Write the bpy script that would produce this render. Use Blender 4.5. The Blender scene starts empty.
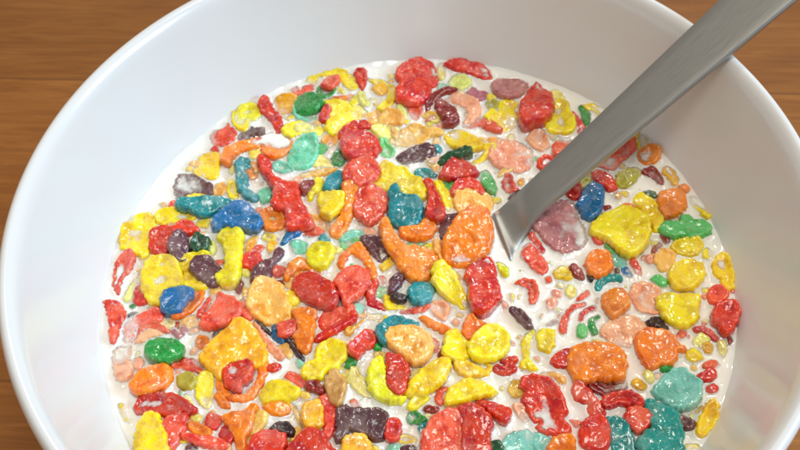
import bpy, math, random, numpy as np
from mathutils import Vector, Matrix, noise
from mathutils.geometry import delaunay_2d_cdt
random.seed(4)
MM = 0.001
scene = bpy.context.scene
COL = scene.collection

# ------------------------------------------------------------------ camera (millimetres, milk surface at z = 0)
FPX, PITCH, ROLL = 1099.0, 0.64028, -0.05113
CAM = np.array([-2.73428, -129.99558, 196.12422])
def ray(u, v):
    x, y = (u-400)/FPX, -(v-225)/FPX
    c, s = math.cos(ROLL), math.sin(ROLL)
    x, y = c*x-s*y, s*x+c*y
    ca, sa = math.cos(PITCH), math.sin(PITCH)
    return np.array([x, ca*y+sa, sa*y-ca])
def at(u, v, z):
    d = ray(u, v); t = (z-CAM[2])/d[2]
    return CAM + t*d

cd = bpy.data.cameras.new('camera'); cam = bpy.data.objects.new('camera', cd); COL.objects.link(cam)
cam.matrix_world = Matrix.Translation(Vector(CAM*MM)) @ Matrix.Rotation(PITCH, 4, 'X') @ Matrix.Rotation(ROLL, 4, 'Z')
cd.sensor_width = 36; cd.lens = 36*FPX/800; cd.clip_start = 0.005; cd.clip_end = 20
cd.dof.use_dof = True; cd.dof.focus_distance = 0.215; cd.dof.aperture_fstop = 45
scene.camera = cam

# ------------------------------------------------------------------ helpers
def tag(o, label=None, cat=None, group=None, kind=None):
    for k, v in (('label', label), ('category', cat), ('group', group), ('kind', kind)):
        if v: o[k] = v
    return o
def mesh_obj(name, verts, faces, m, loc=(0, 0, 0), parent=None):   # verts in mm, local to loc (mm)
    me = bpy.data.meshes.new(name)
    me.from_pydata([tuple(c*MM for c in v) for v in verts], [], faces)
    me.validate(); me.polygons.foreach_set('use_smooth', [True]*len(me.polygons))
    me.materials.append(m)
    o = bpy.data.objects.new(name, me); COL.objects.link(o)
    o.location = tuple(c*MM for c in loc)
    if parent: o.parent = parent
    return o
def lin(c):
    f = lambda x: x/12.92 if x <= .04045 else ((x+.055)/1.055)**2.4
    return tuple(f(x/255) for x in c)
class NT:
    def __init__(self, name):
        self.m = bpy.data.materials.new(name); self.m.use_nodes = True
        self.t = self.m.node_tree; self.n = self.t.nodes; self.b = self.n['Principled BSDF']
    def node(self, typ, **k):
        n = self.n.new('ShaderNode'+typ)
        for a, v in k.items():
            if a.startswith('_'): n.inputs[int(a[1:]) if a[1:].isdigit() else a[1:].replace('_', ' ')].default_value = v
            else: setattr(n, a, v)
        return n
    def link(self, a, b): self.t.links.new(a, b)
    def mix(self, fac, a, b, typ='MIX'):
        n = self.node('Mix', data_type='RGBA', blend_type=typ)
        for i, x in ((0, fac), (6, a), (7, b)):
            if hasattr(x, 'links'): self.link(x, n.inputs[i])
            else: n.inputs[i].default_value = (*x, 1) if isinstance(x, tuple) and len(x) == 3 else x
        return n.outputs[2]
    def ramp(self, src, pts):
        r = self.node('ValToRGB'); self.link(src, r.inputs[0]); e = r.color_ramp.elements
        e[0].position, e[0].color = pts[0][0], (*pts[0][1], 1)
        e[1].position, e[1].color = pts[-1][0], (*pts[-1][1], 1)
        for p, c in pts[1:-1]:
            x = e.new(p); x.color = (*c, 1)
        return r.outputs[0]
    def noise(self, scale, detail=3, rough=.5, vec=None, dist=0):
        n = self.node('TexNoise'); n.inputs['Scale'].default_value = scale
        n.inputs['Detail'].default_value = detail; n.inputs['Roughness'].default_value = rough; n.inputs['Distortion'].default_value = dist
        if vec is not None: self.link(vec, n.inputs['Vector'])
        return n.outputs['Fac']
    def voro(self, scale, vec=None, feature='F1'):
        n = self.node('TexVoronoi', feature=feature); n.inputs['Scale'].default_value = scale
        if vec is not None: self.link(vec, n.inputs['Vector'])
        return n
    def bump(self, h, strength, dist, normal=None):
        n = self.node('Bump'); n.inputs['Strength'].default_value = strength; n.inputs['Distance'].default_value = dist
        self.link(h, n.inputs['Height'])
        if normal is not None: self.link(normal, n.inputs['Normal'])
        return n.outputs[0]
    def pos(self): return self.node('NewGeometry').outputs['Position']
    def set(self, **k):
        for a, v in k.items():
            s = self.b.inputs[a.replace('_', ' ')]
            if hasattr(v, 'links'): self.link(v, s)
            else: s.default_value = (*v, 1) if isinstance(v, tuple) and len(v) == 3 and s.type == 'RGBA' else v
g3 = lambda v: (v, v, v)

# ------------------------------------------------------------------ materials
def mat_flake():
    k = NT('wet_puffed_rice_flake'); p = k.pos()
    oi = k.node('ObjectInfo')
    base = oi.outputs['Color']
    n1 = k.noise(330, 3, .6, p)                  # dye: stronger, weaker and slightly shifted patches
    n2 = k.noise(1300, 3, .6, p)
    hs = k.node('HueSaturation'); hs.inputs['Hue'].default_value = .497; hs.inputs['Saturation'].default_value = 1.1; hs.inputs['Value'].default_value = .76
    k.link(base, hs.inputs['Color'])
    h2 = k.node('HueSaturation'); h2.inputs['Hue'].default_value = .507; h2.inputs['Saturation'].default_value = 1.0; h2.inputs['Value'].default_value = 1.05
    k.link(base, h2.inputs['Color'])
    c = k.mix(k.ramp(n1, [(.36, g3(1)), (.54, g3(0))]), h2.outputs[0], hs.outputs[0])
    pale = k.mix(.55, base, (.95, .84, .68))     # milk soaked blisters
    c = k.mix(k.ramp(n2, [(.56, g3(0)), (.70, g3(.45))]), c, pale)
    c = k.mix(k.ramp(k.noise(240, 2, .5, p), [(.50, g3(0)), (.70, g3(.2))]), c, pale)
    film = k.ramp(k.noise(420, 4, .65, p, .6), [(.70, g3(0)), (.77, g3(.4))])
    c = k.mix(film, c, (.88, .82, .74))          # milk clinging in the hollows
    # the wet foot of every flake: a thin film of milk thins out upward from the surface
    sz = k.node('SeparateXYZ'); k.link(p, sz.inputs[0])
    ad = k.node('Math', operation='MULTIPLY_ADD'); k.link(k.noise(900, 3, .6, p), ad.inputs[0]); ad.inputs[1].default_value = -.0014; k.link(sz.outputs[2], ad.inputs[2])
    foot = k.node('MapRange'); k.link(ad.outputs[0], foot.inputs[0])
    for i_, v_ in ((1, -.0006), (2, .0001), (3, .6), (4, 0)): foot.inputs[i_].default_value = v_
    c = k.mix(foot.outputs[0], c, (.88, .83, .76))
    v = k.voro(1900, p)
    h = k.node('Math', operation='ADD'); k.link(v.outputs['Distance'], h.inputs[0]); k.link(k.noise(2600, 2, .5, p), h.inputs[1])
    nb = k.bump(h.outputs[0], .45, .00016)
    k.set(Transmission_Weight=0.0, Base_Color=c, Roughness=k.ramp(k.noise(900, 2, .5, p), [(.3, g3(.3)), (.7, g3(.5))]), Normal=nb)
    k.set(Subsurface_Weight=.6, Subsurface_Scale=.0014, Coat_Weight=1.0, Coat_Roughness=.08, Specular_IOR_Level=.2)
    k.link(k.bump(k.noise(1100, 3, .6, p), .3, .0003), k.b.inputs['Coat Normal'])
    k.b.inputs['Subsurface Radius'].default_value = (1, .6, .4)
    return k.m
def mat_milk():
    k = NT('milk'); p = k.pos()
    n = k.noise(60, 3, .55, p)
    n2 = k.noise(85, 2, .5, p, .5)
    c = k.mix(k.ramp(n, [(.5, g3(0)), (.75, g3(.5))]), (.92, .89, .81), (.92, .79, .70))
    c = k.mix(k.ramp(n2, [(.55, g3(0)), (.75, g3(.4))]), c, (.84, .85, .74))
    dye = k.node('Attribute', attribute_name='dye'); c = k.mix(.7, c, dye.outputs['Color'])
    nb = k.bump(k.noise(500, 2, .5, p), .12, .0004)
    k.set(Base_Color=c, Roughness=.1, Subsurface_Weight=.5, Subsurface_Scale=.0025, Normal=nb, Coat_Weight=.3, Coat_Roughness=.05)
    k.b.inputs['Subsurface Radius'].default_value = (1, .8, .6)
    at = k.node('Attribute', attribute_name='opacity')      # a thin film of milk lets the flake below show
    k.set(Alpha=at.outputs['Fac'])
    return k.m
def mat_ceramic():
    k = NT('glazed_white_ceramic'); p = k.pos()
    c = k.mix(k.noise(25, 3, .5, p), (.73, .725, .71), (.70, .695, .685))
    nb = k.bump(k.noise(28, 2, .5, p), .04, .002)
    k.set(Base_Color=c, Roughness=.2, Normal=nb, Coat_Weight=.35, Coat_Roughness=.1)
    return k.m
def mat_steel():
    k = NT('brushed_stainless_steel')
    tc = k.node('TexCoord'); mp = k.node('Mapping'); k.link(tc.outputs['Object'], mp.inputs['Vector'])
    mp.inputs['Rotation'].default_value = (0, 0, -HANDLE_ANGLE); 
    m2 = k.node('Mapping'); k.link(mp.outputs[0], m2.inputs['Vector']); m2.inputs['Scale'].default_value = (1, 30, 1)
    n = k.noise(220, 4, .65, m2.outputs[0])
    sp = k.noise(900, 2, .5, tc.outputs['Object'])
    c = k.mix(k.ramp(n, [(.3, g3(0)), (.7, g3(1))]), (.375, .37, .345), (.40, .395, .37))
    r = k.ramp(n, [(.3, g3(.36)), (.7, g3(.46))])
    nb = k.bump(n, .05, .0001, k.bump(sp, .03, .0001))
    k.set(Base_Color=c, Metallic=1.0, Roughness=r, Normal=nb)
    return k.m
def mat_wood():
    k = NT('varnished_wood_planks')
    tc = k.node('TexCoord'); P = tc.outputs['Object']
    sx = k.node('SeparateXYZ'); k.link(P, sx.inputs[0])
    d = k.node('Math', operation='DIVIDE'); k.link(sx.outputs['Y'], d.inputs[0]); d.inputs[1].default_value = PLANK
    fl = k.node('Math', operation='FLOOR'); k.link(d.outputs[0], fl.inputs[0])
    fr = k.node('Math', operation='FRACT'); k.link(d.outputs[0], fr.inputs[0])
    wn = k.node('TexWhiteNoise', noise_dimensions='1D'); k.link(fl.outputs[0], wn.inputs['W'])
    off = k.node('CombineXYZ'); k.link(wn.outputs['Value'], off.inputs[0]); k.link(wn.outputs['Value'], off.inputs[2])
    ad = k.node('VectorMath', operation='ADD'); k.link(P, ad.inputs[0]); k.link(off.outputs[0], ad.inputs[1])
    mp = k.node('Mapping'); k.link(ad.outputs[0], mp.inputs['Vector']); mp.inputs['Scale'].default_value = (1, 9, 1)
    g1 = k.noise(28, 5, .62, mp.outputs[0], .8)
    mp2 = k.node('Mapping'); k.link(ad.outputs[0], mp2.inputs['Vector']); mp2.inputs['Scale'].default_value = (1, 28, 1)
    g2 = k.noise(60, 3, .6, mp2.outputs[0])
    c = k.ramp(g1, [(.2, (.21, .066, .010)), (.5, (.32, .115, .020)), (.8, (.43, .175, .038))])
    c = k.mix(k.ramp(g2, [(.35, g3(.3)), (.55, g3(0))]), c, (.16, .06, .018))
    c = k.mix(wn.outputs['Value'], c, (.60, .55, .52), 'MULTIPLY')
    seam = k.ramp(fr.outputs[0], [(0, g3(.45)), (.010, g3(0))])
    c = k.mix(seam, c, (.03, .012, .006))
    nb = k.bump(g2, .15, .0006)
    k.set(Base_Color=c, Roughness=.5, Normal=nb, Specular_IOR_Level=.3)
    return k.m

Z_RIM, R_RIM, Z_TABLE = 27.0, 80.0, -47.0

# ------------------------------------------------------------------ table (setting)
a, b = at(0, 79, Z_TABLE), at(75, 80.5, Z_TABLE)
PLANK = .105
M_WOOD = mat_wood()
tb = mesh_obj('table', [(-1500, -1200, 0), (1500, -1200, 0), (1500, 1200, 0), (-1500, 1200, 0),
                        (-1500, -1200, -25), (1500, -1200, -25), (1500, 1200, -25), (-1500, 1200, -25)],
              [(0, 1, 2, 3), (7, 6, 5, 4), (0, 4, 5, 1), (1, 5, 6, 2), (2, 6, 7, 3), (3, 7, 4, 0)], M_WOOD, (a[0], a[1], Z_TABLE))
tb.rotation_euler.z = math.atan2(b[1]-a[1], b[0]-a[0])
tb.data.polygons.foreach_set('use_smooth', [False]*6)
tag(tb, 'brown varnished wooden table top with horizontal grain', 'table', kind='structure')

# ------------------------------------------------------------------ bowl, one lathe
prof = [(0, -36), (18, -35.4), (32, -32), (44, -25), (54, -16.5), (61, -8), (66.3, 0), (70.2, 7.5), (73.2, 15), (75.2, 21),
        (76.2, 24.2), (77.0, 25.9), (77.9, 26.8), (78.8, 27.0), (79.5, 26.6), (79.95, 25.7), (80, 24.4), (79.3, 20.5), (77.6, 13.5), (74, 3), (68, -10),
        (58, -23), (46, -33.5), (38, -38.5), (36.2, -40.5), (35.6, -44), (34.8, -46.6), (33.6, -47), (32.6, -46.2), (31.8, -43), (28, -41.6), (0, -41.5)]
def smooth_open(P, k):
    out = []
    for i in range(len(P)-1):
        p0, p1, p2, p3 = P[max(i-1, 0)], P[i], P[i+1], P[min(i+2, len(P)-1)]
        for j in range(k):
            t = j/k
            out.append(tuple(.5*((2*b)+(-a+c)*t+(2*a-5*b+4*c-d)*t*t+(-a+3*b-3*c+d)*t**3) for a, b, c, d in zip(p0, p1, p2, p3)))
    return out+[P[-1]]
prof2 = smooth_open(prof, 3)
NS = 256
V, F = [], []
for i, (r, z) in enumerate(prof2):
    r = max(r, 0.01)
    for j in range(NS):
        t = 2*math.pi*j/NS
        w = 1+.0016*math.sin(2*t+.6)*min(1, r/60)
        V.append((r*w*math.cos(t), r*w*math.sin(t), z))
for i in range(len(prof2)-1):
    for j in range(NS):
        F.append((i*NS+j, i*NS+(j+1) % NS, (i+1)*NS+(j+1) % NS, (i+1)*NS+j))
M_CER = mat_ceramic()
bowl = mesh_obj('bowl', V, F, M_CER)
tag(bowl, 'round white glazed ceramic bowl holding milk and cereal on the wooden table', 'bowl')

# ------------------------------------------------------------------ cereal flakes
PAL = {'R': (214, 2, 0), 'C': (236, 80, 60), 'P': (246, 168, 140), 'M': (188, 112, 122), 'V': (98, 52, 62), 'N': (48, 24, 34),
       'O': (250, 126, 0), 'o': (252, 184, 92), 'A': (250, 178, 14), 'Y': (255, 214, 10), 'y': (240, 226, 130), 'L': (240, 228, 8),
       'K': (186, 168, 50), 'G': (26, 146, 52), 'g': (96, 190, 104), 'D': (10, 78, 36), 'T': (6, 142, 146), 't': (126, 206, 176),
       'B': (0, 108, 160), 'n': (216, 170, 104), 'E': (140, 8, 16), 'S': (120, 70, 44)}
LEVEL = {'s': .12, '1': .40, '2': .8, '3': 1.35, '4': 1.95, '5': 2.45}
DATA = r'''@100,50,3.75
C1d|small coral red flake|415,330 430,310 470,300 480,280 490,295 508,310 505,335 480,355 450,362 425,350
Y1c|*curved yellow flake highest on the left edge|500,230 520,212 560,203 598,205 600,235 572,242 556,260 562,285 545,306 515,300 498,270
C1d|tiny orange-red crumb|418,375 430,365 442,375 440,388 425,390
Y1d|yellow upright flake|368,440 378,402 412,386 450,392 446,440 440,480 415,492 385,478
@240,40,3.75
V1d|dark purple strip|-8,358 20,340 40,328 60,336 90,338 84,358 50,364 30,380 0,378
R1d|red rim strip|-65,470 -50,425 -10,395 40,380 75,372 80,380 40,395 0,410 -30,430 -48,470
O2d|long curved orange flake|-62,440 -48,410 0,385 60,366 95,345 130,342 165,352 197,380 192,408 165,432 130,447 100,440 85,420 82,400 40,410 0,425 -30,450 -38,475 -66,465
R2d|*bent red strip hooked in the upper left|72,245 90,220 105,230 120,260 150,290 160,325 155,345 135,355 125,315 100,285 80,270
A1d|amber yellow round flake|120,250 150,215 195,210 215,235 200,270 170,285 135,280
Y1d|yellow patchy flake|0,255 40,245 75,250 85,275 60,300 30,320 -10,335 -25,300
y1s|pale yellow small flake|205,330 235,315 268,330 262,350 225,355
C1d|small pinkish red crumb|192,190 215,180 225,195 245,178 272,172 272,192 245,205 210,212
t1d|mint flake under the green puff|203,255 215,270 285,270 283,295 240,305 208,292
G3d|*ribbed green round puff near the top left edge|203,240 225,212 265,206 305,225 310,245 290,265 255,277 215,270
Y1d|*yellow arch over a red and green pair|250,160 265,125 310,105 360,110 400,125 440,155 440,185 415,192 385,165 340,138 300,142 280,165
G1d|green half-round flake|290,190 310,170 355,175 360,195 345,215 315,222 295,210
C3d|small red flake|305,170 335,140 370,138 368,160 350,180 320,185
R2d|small upright red drop|430,130 445,115 470,118 473,150 458,188 445,165
Y1d|thin yellow hoop|480,150 530,150 575,175 588,210 570,245 530,270 515,260 550,230 560,200 540,180 500,165
A1d|amber flake inside the hoop|500,180 520,165 545,172 552,195 535,210 510,200
y1s|pale yellow crumb|445,200 465,198 475,225 490,240 485,250 460,245 448,225
O1d|thin orange strip|310,240 345,220 400,218 412,228 360,232 325,250
Y1d|*broad pale-speckled yellow flake left of the red dome|320,240 345,233 380,230 430,237 470,262 478,285 440,300 400,320 375,350 345,365 325,340 330,300 345,265
R3d|small dark red drop|300,285 318,250 335,250 340,270 325,300 308,308
o1d|broad peach flake|410,310 450,285 510,270 560,262 605,280 610,320 540,325 490,318 430,315
R2d|red crescent flake|368,365 385,330 425,308 470,308 492,330 470,335 440,335 400,345 380,370
R4d|*large glossy red dome left of top centre|380,385 395,360 430,342 480,347 515,370 525,400 505,430 460,440 430,450 400,440 383,410
t2d|*rounded mint flake beside a grey-lilac milk patch|180,432 200,395 242,362 282,362 290,400 285,440 270,470 240,488 205,485 185,465
g1d|light green flake|285,395 310,390 325,405 320,430 300,435 285,420
Y1d|low yellow flake|160,345 180,320 230,305 275,315 280,335 240,355 190,365
G1d|green flake|345,450 358,420 378,392 388,425 400,445 375,480 350,470
g1d|light green bent flake|525,380 545,378 560,400 580,408 570,440 545,445 525,425
y1s|pale yellow sliver|490,335 530,325 590,330 605,345 580,365 540,370 510,355
@380,40,3.75
R2d|*knobbly red flake topmost in the milk|62,140 70,110 105,88 150,68 190,85 215,115 220,150 205,178 180,175 150,160 100,165 72,160
R4d|dark red knobbly flake|62,190 80,165 120,152 160,152 188,175 185,205 155,235 110,242 68,225
y1s|tiny yellow crumb|218,100 238,88 245,120 235,155 220,150
R2d|*long red crescent on the far milk edge|245,100 270,80 330,75 380,90 410,115 420,148 380,145 330,125 280,115
y1d|pale yellow oval|260,160 285,135 330,145 340,170 310,185 270,182
E2d|thin red curl|175,270 172,235 200,205 250,188 283,190 260,200 215,220 190,250
P1d|pale pink curled flake|225,210 260,195 320,210 365,240 372,285 340,315 310,320 330,290 325,260 290,245 250,235
E3d|*dark red hook-shaped flake in the upper middle|208,245 215,225 245,235 280,262 293,290 285,315 255,328 240,315 250,300 225,285
M1d|small mauve flake|330,200 345,180 375,195 412,205 405,225 370,230 340,220
M2d|*purple-grey speckled oval near the far edge|420,175 440,155 500,148 550,160 558,185 530,210 480,222 440,212
K1c|small grey-green ring|398,240 415,225 440,235 440,255 420,265 402,255
Y1c|yellow flake with a pit|395,290 420,265 440,275 450,238 490,228 515,240 500,265 520,290 500,335 460,350 425,330
C1d|thin red arc|305,328 330,315 375,293 410,303 450,338 452,355 420,345 370,327 340,335
C1d|small pink oval|105,265 120,245 145,245 155,275 145,300 120,298
o1d|peach flake|0,290 25,262 65,270 90,295 80,320 40,330 0,325
y1s|pale yellow sliver|65,255 85,250 105,290 100,305 85,295
o1d|long orange-peach flake|35,385 50,350 100,335 130,315 180,335 225,340 232,360 190,365 165,390 120,405 70,400
Y2d|yellow oval flake|240,365 255,340 300,335 350,365 385,400 370,420 320,418 265,400
@520,60,3.75
R4d|*large upright red pebbled flake right of centre top|0,210 5,165 30,125 45,95 65,72 78,85 80,95 115,120 125,160 120,205 90,235 50,248 15,258 5,240
Y2c|*yellow flake with an orange pit|95,240 110,215 120,165 145,150 180,165 185,200 205,230 200,265 170,280 130,275 105,265
y1s|pale yellow sliver|118,120 140,118 165,145 150,150 128,150
R1d|thin red strip|195,205 220,225 245,260 240,290 220,280 210,250
G1d|small green flake|220,185 235,175 260,200 262,230 245,250 235,230 228,205
Y1d|yellow arched flake|240,180 270,170 310,185 330,200 305,218 275,195 250,190
P1s|pale pink flake|25,300 50,265 75,255 100,290 105,325 80,345 45,325
C1d|coral flake touching the handle|125,330 140,300 180,290 215,295 220,310 170,360 130,370
R2d|small glossy red flake|68,380 90,365 125,372 130,385 100,410 85,418 70,405
C1d|*broad salmon flake below the spoon handle|280,395 340,350 400,300 425,300 430,340 400,375 370,395 350,415 310,405
Y1d|yellow flake touching the handle|430,285 460,265 475,290 475,330 445,345 440,320 425,300
O2d|*round brownish orange flake at the right milk edge|440,360 455,335 490,325 520,340 520,370 500,390 460,390
@400,140,5
P1d|*large pale pink oval left of the spoon|448,85 462,40 500,12 560,5 620,25 660,55 665,110 640,150 590,165 540,150 490,140 460,110
Y1d|yellow diagonal flake|360,120 400,95 430,60 410,30 470,25 478,50 440,85 400,120 370,130
D3d|*dark green crescent in the upper middle|180,105 220,75 280,60 320,52 350,60 355,82 320,90 270,90 220,115 190,120
V1d|*long mottled purple flake in the upper middle|-20,90 20,65 80,40 130,30 170,40 175,80 150,105 80,115 30,120 -10,108
T1d|tiny teal flake|165,35 190,28 208,50 200,68 175,60
R3d|*domed red flake with pale veins|203,190 220,140 250,95 300,92 350,125 385,160 380,185 340,190 300,195 250,200
T1d|small teal sliver|78,165 95,148 130,150 185,180 170,190 120,190 85,182
g1d|green triangular flake|385,185 400,160 430,145 450,175 480,240 470,275 445,270 415,235
g1d|small light green flake|215,220 260,210 270,225 240,248 218,242
R3d|red crescent flake|258,265 265,230 300,205 350,198 400,225 420,260 405,275 370,255 320,250 285,260 270,278
o2d|round peach flake|270,320 275,275 310,250 370,255 410,270 450,280 465,320 455,350 410,355 380,345 330,370 290,360
R4d|*upright red peg-shaped flake|120,205 145,190 160,215 180,255 205,310 225,380 205,405 165,405 135,385 135,350 150,290 140,245
Y1d|narrow yellow flake|175,215 205,210 235,260 262,290 265,335 250,365 230,350 215,310 190,265
R1d|small red flake|510,215 530,175 555,180 560,215 585,250 565,268 535,260 515,240
o1d|thin orange-brown hook|490,190 505,155 535,140 565,155 545,165 515,175
N1d|dark flake against the spoon|540,300 555,275 600,255 605,265 575,290
@300,150,5
Y2d|*lumpy bright yellow flake above the teal one|360,175 385,130 405,70 430,50 480,85 520,85 550,125 600,150 630,190 625,240 600,262 550,235 505,225 480,190 440,210 390,190
T4d|*large folded teal flake in the middle|445,225 455,200 483,183 500,225 540,238 580,245 605,270 612,320 595,360 555,388 510,385 460,370 440,340 448,290 450,255
C4d|*tall coral pink flake above the orange strip|215,130 235,90 270,50 320,28 370,45 400,100 385,140 350,160 300,185 240,160
C3d|square salmon pink flake|275,240 300,185 345,165 400,195 440,235 430,300 390,350 350,375 300,345 270,310
P1d|pink flake below|270,320 300,345 350,375 380,365 350,392 300,372
O3d|*upright plain orange strip left of the salmon square|215,180 250,165 300,185 275,240 265,300 240,370 200,430 160,430 155,390 190,350 215,300 225,240
Y4d|yellow box-shaped flake|90,215 130,208 180,210 220,220 215,270 190,310 150,340 110,325 95,280
Y2d|narrow yellow flake|40,230 60,190 80,150 110,155 105,205 80,215 60,250 45,255
T3d|*small deep blue-teal flake beside an orange strip|118,200 135,155 165,128 205,115 215,150 195,190 160,205
o1d|long pale peach flake|0,130 50,110 130,95 180,100 120,130 60,135 10,150
o1d|peach low flake|40,330 90,335 150,370 150,410 80,400 50,370
C1d|thin pink flake|20,410 60,390 120,410 100,430 40,435
t1s|pale teal submerged flake|450,145 455,115 490,105 540,120 535,150 520,180 485,185
y1s|pale milky flake|60,60 110,30 150,70 170,90 120,90 60,85
@200,150,5
T2d|*hanging teal ribbon flake in the upper left|180,70 205,38 245,45 262,85 245,105 225,100 240,140 232,190 260,215 292,240 285,262 240,250 205,215 190,170 188,120
B4d|*large dark blue faceted flake|60,370 90,320 130,290 180,262 230,265 270,310 312,355 290,395 240,403 180,390 120,380 80,398
R4d|*red star-shaped flake with a long arm|290,50 305,32 330,50 355,75 340,90 355,120 410,160 470,165 500,185 495,230 515,280 545,330 570,375 540,390 480,395 435,395 435,330 430,300 380,290 362,265 375,200 350,160 315,110
E4d|small dark red leaf flake|500,190 520,165 568,155 550,190 520,212
O2d|orange round flake|300,370 305,320 340,290 390,295 420,330 425,370 400,400 340,405
B2d|small blue flake|425,440 440,410 480,395 505,410 490,430 450,445
Y1d|yellow strip|140,190 160,160 180,180 190,240 170,250 145,230
o1d|small peach flake|65,210 85,180 120,170 130,200 110,235 80,230
t1d|small pale teal flake|360,95 385,60 430,70 470,95 455,115 410,120
t1s|pale milky green flake|290,220 320,190 355,200 350,260 310,270
C1s|small pink crumb|500,400 540,395 580,405 570,425 520,430
C1s|tiny red crumb|320,345 345,340 365,355 345,368 325,362
@100,160,5
T4d|*long flat teal flake beside the dark blue one|382,240 405,210 460,205 540,190 600,188 650,200 645,230 600,240 560,268 500,275 450,255
V1c|*purple and white folded flake on the left edge|370,150 390,80 430,72 480,85 520,110 558,135 552,180 510,185 450,180 420,205 390,200
Y3d|yellow slice|435,195 470,178 530,180 545,192 500,200 460,205
Y2d|long flat yellow flake|275,290 300,265 380,250 430,258 500,270 480,295 420,310 330,325 290,320
Y2c|*curled yellow flake farthest left at mid-height|105,440 108,330 160,315 185,280 240,272 278,300 275,345 255,390 245,460 230,490 150,465
R3d|*glossy red flake touching a purple one at left|252,430 262,365 310,345 355,345 368,400 345,450 340,470 290,475 258,455
R3d|second red flake|365,350 410,308 455,310 495,350 450,372 410,372 380,380
V4d|small brown-purple flake|365,400 390,370 430,385 440,430 445,465 430,498 395,508 360,470 350,440
D4d|*small dark green flake near the left edge|455,430 468,392 490,368 515,388 550,402 530,445 490,462 465,450
C1d|tiny pink crumb|355,215 385,210 385,240 365,250 350,235
@100,230,5
C2d|*ragged red flake on the left milk edge|60,250 75,200 90,150 120,125 140,108 165,115 170,150 155,195 120,240 100,265 95,325 75,310 65,280
R1d|red flake behind the yellow disc|170,345 185,260 200,210 208,290 230,345 240,370 190,375
Y3c|*round pitted yellow disc on the left|205,230 225,165 260,135 330,128 375,145 400,200 415,250 400,290 340,300 310,330 300,370 250,365 220,320 210,280
B4d|*blue-teal rounded flake below the yellow disc|308,350 325,315 370,300 430,292 465,300 460,325 415,375 390,405 350,418 315,400
O2d|slanted orange strip|365,440 390,405 420,365 470,320 510,300 520,320 500,370 460,410 420,430 380,450
y1s|pale yellow strip|125,345 150,290 185,240 190,260 170,300 155,345 135,360
G1d|tiny green crumb|150,385 165,372 180,385 165,397
N1d|tiny black-purple crumb|140,435 165,415 190,420 170,440 150,450
V4d|*dark purple lump overlapping a yellow flake|450,190 480,150 540,140 570,160 600,205 600,240 580,275 540,270 490,240
Y3d|yellow flake|370,170 430,132 520,112 545,125 480,155 452,190 430,205 390,200
Y2d|yellow flake under the purple lump|410,240 440,205 470,225 510,265 555,275 530,295 480,302 440,290 418,270
C1d|thin pink strip|490,430 530,370 560,320 575,335 545,390 510,440
y1s|pale yellow flake|540,100 570,60 580,110 560,130
@200,220,5
Y4d|*yellow bone-shaped flake left of centre|85,80 110,45 160,30 200,45 215,85 205,140 205,200 200,260 185,310 160,330 120,330 80,300 85,280 120,260 130,220 130,160 115,120
R2d|red flake|210,190 240,170 295,170 310,210 290,250 250,250 215,235
V3d|*purple stick lying diagonally|255,310 265,260 310,220 360,190 380,150 400,135 418,150 405,180 370,215 350,250 350,290 310,300 275,305
B2d|thin teal-blue strip|405,120 420,90 450,55 490,45 505,65 470,85 430,110 412,130
o3d|*large frosted pale orange flake|238,425 250,360 285,302 340,298 400,330 435,385 455,440 450,490 420,520 340,520 290,500 260,470
o1d|thin peach rim|240,110 270,80 290,75 280,110 260,150 240,180 235,150
A1d|small amber flake|340,140 355,115 385,120 375,160 350,170
E1d|small dark red flake|180,345 195,310 215,315 210,350 195,375
O2d|orange bent flake|425,270 450,220 490,190 525,200 540,240 560,250 520,250 480,255 455,290 430,310
Y2d|small yellow flake|425,390 450,355 480,370 500,400 490,425 455,430 440,410
C1s|small pinkish flake|360,245 400,230 425,250 410,280 375,285
E1d|tiny dark red crumb|385,310 415,310 420,335 400,335
t1d|pale mint flake|455,120 480,108 530,115 535,140 520,170 490,175 465,155
C1d|thin red crumb|75,210 120,205 115,225 85,235
y1s|pale cream flake|210,260 245,255 250,290 215,285
@300,220,5
L3d|*round lime yellow flake in the middle|35,180 55,130 100,115 145,120 170,160 155,200 130,240 90,248 55,235
y1d|pale yellow tail|150,125 190,143 210,150 185,175 160,165
T1d|small teal flake|95,95 120,75 145,100 150,118 125,110 100,110
R4d|*glossy deep red oval left of centre|-40,320 -25,285 0,270 50,262 110,290 160,330 188,380 180,430 140,445 80,425 20,395 -20,360
O2d|thin orange hoop|195,220 210,180 255,140 290,118 310,125 350,190 380,260 375,300 355,300 348,250 310,200 250,165 220,215 205,250
C4d|*coral oval next to the deep red oval|165,310 200,260 250,230 300,230 340,270 345,320 310,370 270,400 230,430 205,380 190,330
V2d|mottled purple flake|310,100 370,90 400,105 430,140 450,175 425,212 400,205 360,165 330,140
Y1d|small yellow flake|405,235 430,215 480,180 490,205 450,235 415,262
V3d|small purple flake|445,360 460,300 490,270 515,285 505,320 480,350 455,370
N3d|small near-black flake|455,380 480,368 525,385 525,405 490,408 462,398
Y1d|yellow flake|418,410 430,380 470,405 520,410 550,425 540,450 430,450
R2d|red arc flake|335,390 345,340 380,305 390,325 370,360 375,400 420,430 425,455 385,440 350,430
C1d|tiny red crumb|395,290 415,285 430,320 420,330 400,310
t1s|pale mint flake|200,100 250,60 310,55 320,75 270,95 215,110
O4d|*large orange flake below the folded teal one|400,40 415,5 440,5 460,60 500,115 540,138 600,140 660,162 685,200 668,255 630,295 590,308 540,285 500,250 480,190 430,130
@400,210,5
O3d|orange ear flake|0,100 40,90 90,85 130,45 165,60 180,90 155,130 110,150 60,148 10,135
V2d|round dark purple flake|197,110 205,65 240,35 285,28 305,40 270,80 235,115 215,150 200,135
O5d|*biggest orange flake, beside the spoon tip|215,215 220,150 260,85 310,35 370,10 430,25 448,60 462,120 455,170 420,215 370,255 320,270 260,262 225,245
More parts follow.
